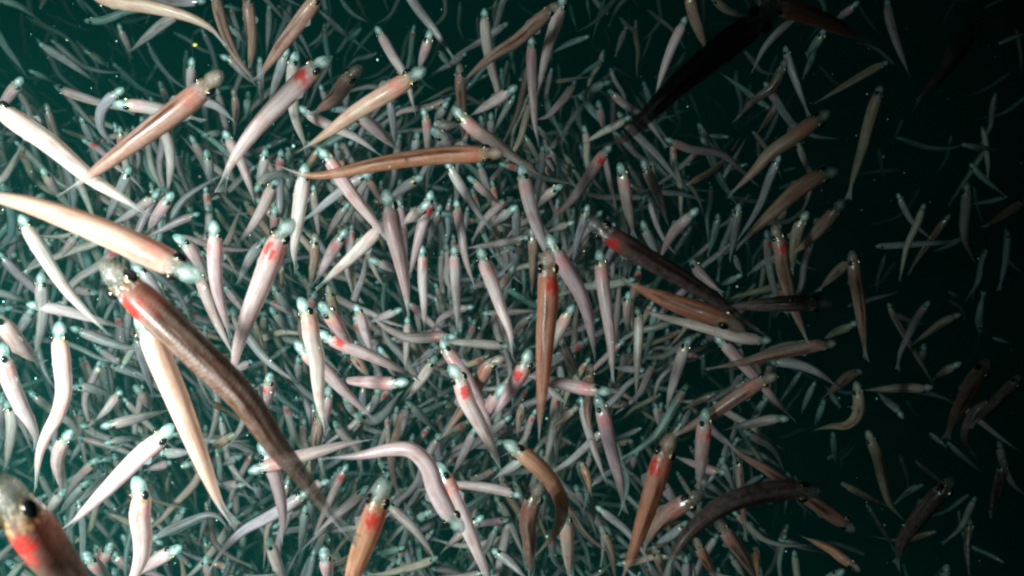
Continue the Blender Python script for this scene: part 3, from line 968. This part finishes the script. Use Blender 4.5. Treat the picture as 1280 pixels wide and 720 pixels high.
def parse():
    out = []
    for ln in DATA.strip().splitlines():
        q = ln.split()
        c, r, w, code = int(q[0]), int(q[1]), float(q[2]) / 4, q[3]
        key = None
        if q[-1].startswith('@'): key = q[-1][1:]; q = q[:-1]
        P = [(256 * c + float(a.split(',')[0]) / 4, 180 * r + float(a.split(',')[1]) / 4) for a in q[4:]]
        L = sum(math.dist(P[i], P[i + 1]) for i in range(len(P) - 1))
        # how much of it lies in the frame
        C = catmull(P, 8)
        seg = np.linalg.norm(np.diff(C, axis=0), axis=1)
        inside = ((C[:-1, 0] > 0) & (C[:-1, 0] < PW) & (C[:-1, 1] > 0) & (C[:-1, 1] < PH))
        out.append(dict(P=P, w=w, kind=code[0], gill=int(code[1]), key=key, L=L, area=float((seg * inside).sum()) * w, C=C))
    return out

FISH = parse()
order = sorted(range(len(FISH)), key=lambda i: -FISH[i]['area'] - (1e6 if FISH[i]['key'] else 0))
SINGLE = set(order[:300])

def lift(F, rnd):
    """drawn outline of a fish -> its real centre line: distance from its real width"""
    w = F['w'] * .96
    if F['kind'] == 'a': w /= 1.2
    wr = WREAL * min(1.2, max(.70, (F['w'] / 16) ** .25))
    dist = FPX * wr / w
    r = F['L'] / w
    dz = min(math.sqrt(max(0.2, 8.6 ** 2 - r * r)), 4.5) * wr * rnd.choice((1, 1, 1, -.35))
    if F['w'] > 22: dz = abs(dz) * .8
    P = F['P']
    acc = [0]
    for i in range(len(P) - 1): acc.append(acc[-1] + math.dist(P[i], P[i + 1]))
    pts = []
    for (x, y), a in zip(P, acc):
        t = a / acc[-1]
        pts.append(cpt(x, y, dist + dz * (.25 * t + .75 * t * t))[:])
    return pts, wr, dist

# ---- labels -------------------------------------------------------------
LM = {}
for ln in MARKS.strip().splitlines():
    k, short, full = ln.split('|')
    LM[k] = (short, full)
HOURS = ['twelve', 'one', 'two', 'three', 'four', 'five', 'six', 'seven', 'eight', 'nine', 'ten', 'eleven']
CWORD = {'w': 'creamy white', 'p': 'pale pink', 'g': 'pale grey', 't': 'teal grey', 'b': 'dull brown', 'o': 'orange brown', 'a': 'amber', 'm': 'amber', 'n': 'golden tan', 'c': 'warm cream', 'd': 'nearly black', 'y': 'dull olive'}
marks = [F for F in FISH if F['key']]
used = {full for _, full in LM.values()}

def label_for(F):
    if F['key']: return LM[F['key']][1]
    dx, dy = F['P'][0][0] - F['P'][2 if len(F['P']) > 2 else 1][0], F['P'][0][1] - F['P'][2 if len(F['P']) > 2 else 1][1]
    hour = HOURS[round(math.degrees(math.atan2(dx, -dy)) / 30) % 12]
    a, b = np.array(F['P'][0]), np.array(F['P'][-1])
    bow = max(abs(np.cross(b - a, c - a)) / max(1, np.linalg.norm(b - a)) for c in F['C'])
    bend = 'curved' if bow > .9 * F['w'] else ('bowed' if bow > .4 * F['w'] else 'straight')
    size = 'stout' if F['w'] > 18 else ('small' if F['w'] < 11 else 'slim')
    mid = F['C'][len(F['C']) // 2]
    cand = []
    for M in marks:
        D = np.linalg.norm(M['C'] - mid, axis=1)
        vis = (M['C'][:, 0] > 5) & (M['C'][:, 0] < PW - 5) & (M['C'][:, 1] > 5) & (M['C'][:, 1] < PH - 5)
        D = np.where(vis, D, 1e5)
        i = int(D.argmin()); t = i / (len(D) - 1)
        v = mid - M['C'][i]
        where = 'head' if t < .27 else ('tail' if t > .72 else 'middle')
        rel = ('above' if v[1] < 0 else 'below') if abs(v[1]) > .55 * abs(v[0]) else 'beside'
        cand.append((float(D[i]), rel, where, LM[M['key']][0]))
    cand.sort()
    col = CWORD[F['kind']]
    red = ' red gilled' if F['gill'] >= 3 else ''
    for D, rel, where, short in cand[:8]:
        for form in (f'{size} {col} fish facing {hour} o\'clock, {rel} the {where} of the {short}',
                     f'{size} {bend} {col} fish facing {hour} o\'clock, {rel} the {where} of {short}'):
            if form not in used and len(form.replace(',', '').split()) <= 16:
                used.add(form)
                return form
    return form

# ---- every fish big enough to be told apart -------------------------------
rnd = random.Random(11)
rest = Shell()
n_made = 0
for idx in order:
    F = FISH[idx]
    pts, w, dist = lift(F, rnd)
    if F['kind'] == 'a': w *= 1.2
    C, d = ring_path(pts, w, rnd)
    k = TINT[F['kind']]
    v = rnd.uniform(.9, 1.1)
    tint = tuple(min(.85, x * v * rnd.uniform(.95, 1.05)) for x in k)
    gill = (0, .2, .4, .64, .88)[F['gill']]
    roll = rnd.gauss(0, .30) if F['w'] < 24 else rnd.gauss(0, .12)
    flip = rnd.choice((-1, 1)) if F['w'] < 24 else -1
    if F['key'] in ('central', 'topbrown', 'redgill', 'amber'): flip = 1 if F['key'] in ('central', 'redgill', 'amber', 'topbrown') else -1
    if idx in SINGLE:
        sh = Shell()
        org = np.array(pts[0])
        big = F['w'] > 20
        eyes = add_fish(sh, C, d, w, UPV, tint, gill, rnd.random(), 46 if big else 32, 20 if big else 12, roll, org, flip)
        if F['w'] > 15: add_fins(sh, C, d, w, UPV, roll, org, rnd)
        me = sh.build('fish', [SKIN, FIN])
        o = bpy.data.objects.new('fish', me)
        o.location = org
        COL.objects.link(o)
        o['label'] = label_for(F); o['category'] = 'fish'; o['group'] = 'small silvery fish of the shoal'
        for c, outw, T in eyes:
            e = bpy.data.objects.new('eye', EYEBALL)
            COL.objects.link(e)
            e.parent = o
            z = Vector(outw).normalized(); x = (Vector(T) - z * Vector(T).dot(z)).normalized(); y = z.cross(x)
            R = Matrix((x, y, z)).transposed().to_4x4()
            r = (.215 if big else .185) * w
            e.matrix_local = Matrix.Translation(Vector(c - org)) @ R @ Matrix.Diagonal((r * 1.15, r, r * .8, 1))
        n_made += 1
    else:
        eyes = add_fish(rest, C, d, w, UPV, tint, gill, rnd.random(), 20, 8, roll)
        for c, outw, T in eyes: add_ball(rest, c, .15 * w, 6, 5, 1, (0, 0, 0), outw)

# ---- the uncountable depth of the shoal behind them -----------------------
def random_fish(px, py, dist, wr, rnd):
    lean = .55 * math.sin(px / 130 + 1.3 * math.sin(py / 90)) + .35 * math.sin(py / 60 + px / 210)     # neighbours share a heading
    ang = rnd.gauss(math.pi / 2 + lean, .45) if rnd.random() < .72 else rnd.uniform(-math.pi, math.pi)   # mostly head up
    L = wr * rnd.uniform(9, 13)
    cc = cpt(px, py, dist)
    X = Vector((CM.to_3x3() @ Vector((1, 0, 0)))[:]); Y = Vector((CM.to_3x3() @ Vector((0, 1, 0)))[:]); Z = Vector(UPV)
    hd = (X * math.cos(ang) + Y * math.sin(ang)) * math.cos(.5) + Z * rnd.uniform(-.2, .9)
    hd.normalize()
    sd = hd.cross(Z).normalized()
    b1, b2 = rnd.gauss(0, .08) * L, rnd.gauss(0, .16) * L
    pts = [cc + hd * L * .5, cc + hd * L * .22 + sd * b1 * .3, cc - hd * L * .05 + sd * b1, cc - hd * L * .3 + sd * (b1 + b2 * .4), cc - hd * L * .5 + sd * (b1 + b2)]
    return [p[:] for p in pts]

NEARFILL, FARFILL = 6000, 1700
rnd = random.Random(5)
for n in range(NEARFILL + FARFILL):
    while True:
        px, py = rnd.uniform(-260, 1540), rnd.uniform(-200, 920)
        q = max(0.0, 1 - max(0, px - 640) / 380) * (0.12 + 0.88 * min(1, max(0, (py - 70) / 220)))
        if rnd.random() < .025 + .975 * q: break
    if n < NEARFILL:
        dist = rnd.uniform(.52, 1.2); wr = WREAL * rnd.uniform(.72, 1.05)
        if py < 150: dist *= 1.25
    else:
        dist = rnd.uniform(.95, 1.8); wr = WREAL * rnd.uniform(.8, 1.05)
    pts = random_fish(px, py, dist, wr, rnd)
    C, d = ring_path(pts, wr, rnd)
    kk = rnd.choice('ppppgggtwwwcb')
    tint = tuple(x * rnd.uniform(.85, 1.05) for x in TINT[kk])
    eyes = add_fish(rest, C, d, wr, UPV, tint, rnd.choice((0, .35, .6, .85)), rnd.random(), 16, 7, rnd.gauss(0, .4))
    if n < NEARFILL:
        for c, outw, T in eyes: add_ball(rest, c, .15 * wr, 5, 4, 1, (0, 0, 0), outw)
me = rest.build('deep_shoal', [SKIN, EYE])
o = bpy.data.objects.new('deep_shoal', me)
COL.objects.link(o)
o['kind'] = 'stuff'; o['label'] = 'countless tiny fish crowding the murky water behind'; o['category'] = 'fish shoal'

# ---- drifting specks -------------------------------------------------------
sp = Shell()
for n in range(2000):
    px, py = rnd.uniform(-150, 1430), rnd.uniform(-120, 840)
    dist = rnd.uniform(.22, 1.1) if n > 60 else rnd.uniform(.09, .2)
    r = rnd.choice((.0001, .0001, .00016, .00016, .00025, .0004)) * rnd.uniform(.7, 1.2)
    c = np.array(cpt(px, py, dist)[:])
    add_ball(sp, c, r, 5, 4, 0, (.6, .8, .75), np.array((rnd.gauss(0, 1), rnd.gauss(0, 1), rnd.gauss(0, 1))))
m, nt = nodes_of('plankton')
pr = nt.nodes.new('ShaderNodeBsdfPrincipled'); out = nt.nodes.new('ShaderNodeOutputMaterial')
g = G(nt)
tc = g.n('ShaderNodeTexCoord')
g.set(pr.inputs['Base Color'], g.mix(g.ss(g.noise(tc.outputs['Object'], 30.0), .45, .6), rgb(.35, .75, .70), rgb(.8, .78, .62)))
pr.inputs['Roughness'].default_value = .3
nt.links.new(pr.outputs[0], out.inputs['Surface'])
me = sp.build('plankton', [m])
o = bpy.data.objects.new('plankton', me)
COL.objects.link(o)
o['kind'] = 'stuff'; o['label'] = 'tiny pale specks of plankton drifting in the lamp light'

# one yellow flake adrift
sf = Shell()
add_ball(sf, np.zeros(3), .0011, 7, 5, 0, (.8, .7, .1), np.array((.3, .2, 1)))
fl = sf.build('drifting_flake', [simple('yellow_flake', (.62, .55, .06), .5, 900.0, (.75, .70, .15))])
for vv in fl.vertices: vv.co.x *= 1.0 + .25 * math.sin(vv.co.y * 5000); vv.co.z *= .45
o = bpy.data.objects.new('drifting_flake', fl)
o.location = cpt(244, 56, .42)
COL.objects.link(o)
o['label'] = 'single yellow flake drifting in the dark green water'; o['category'] = 'flake'
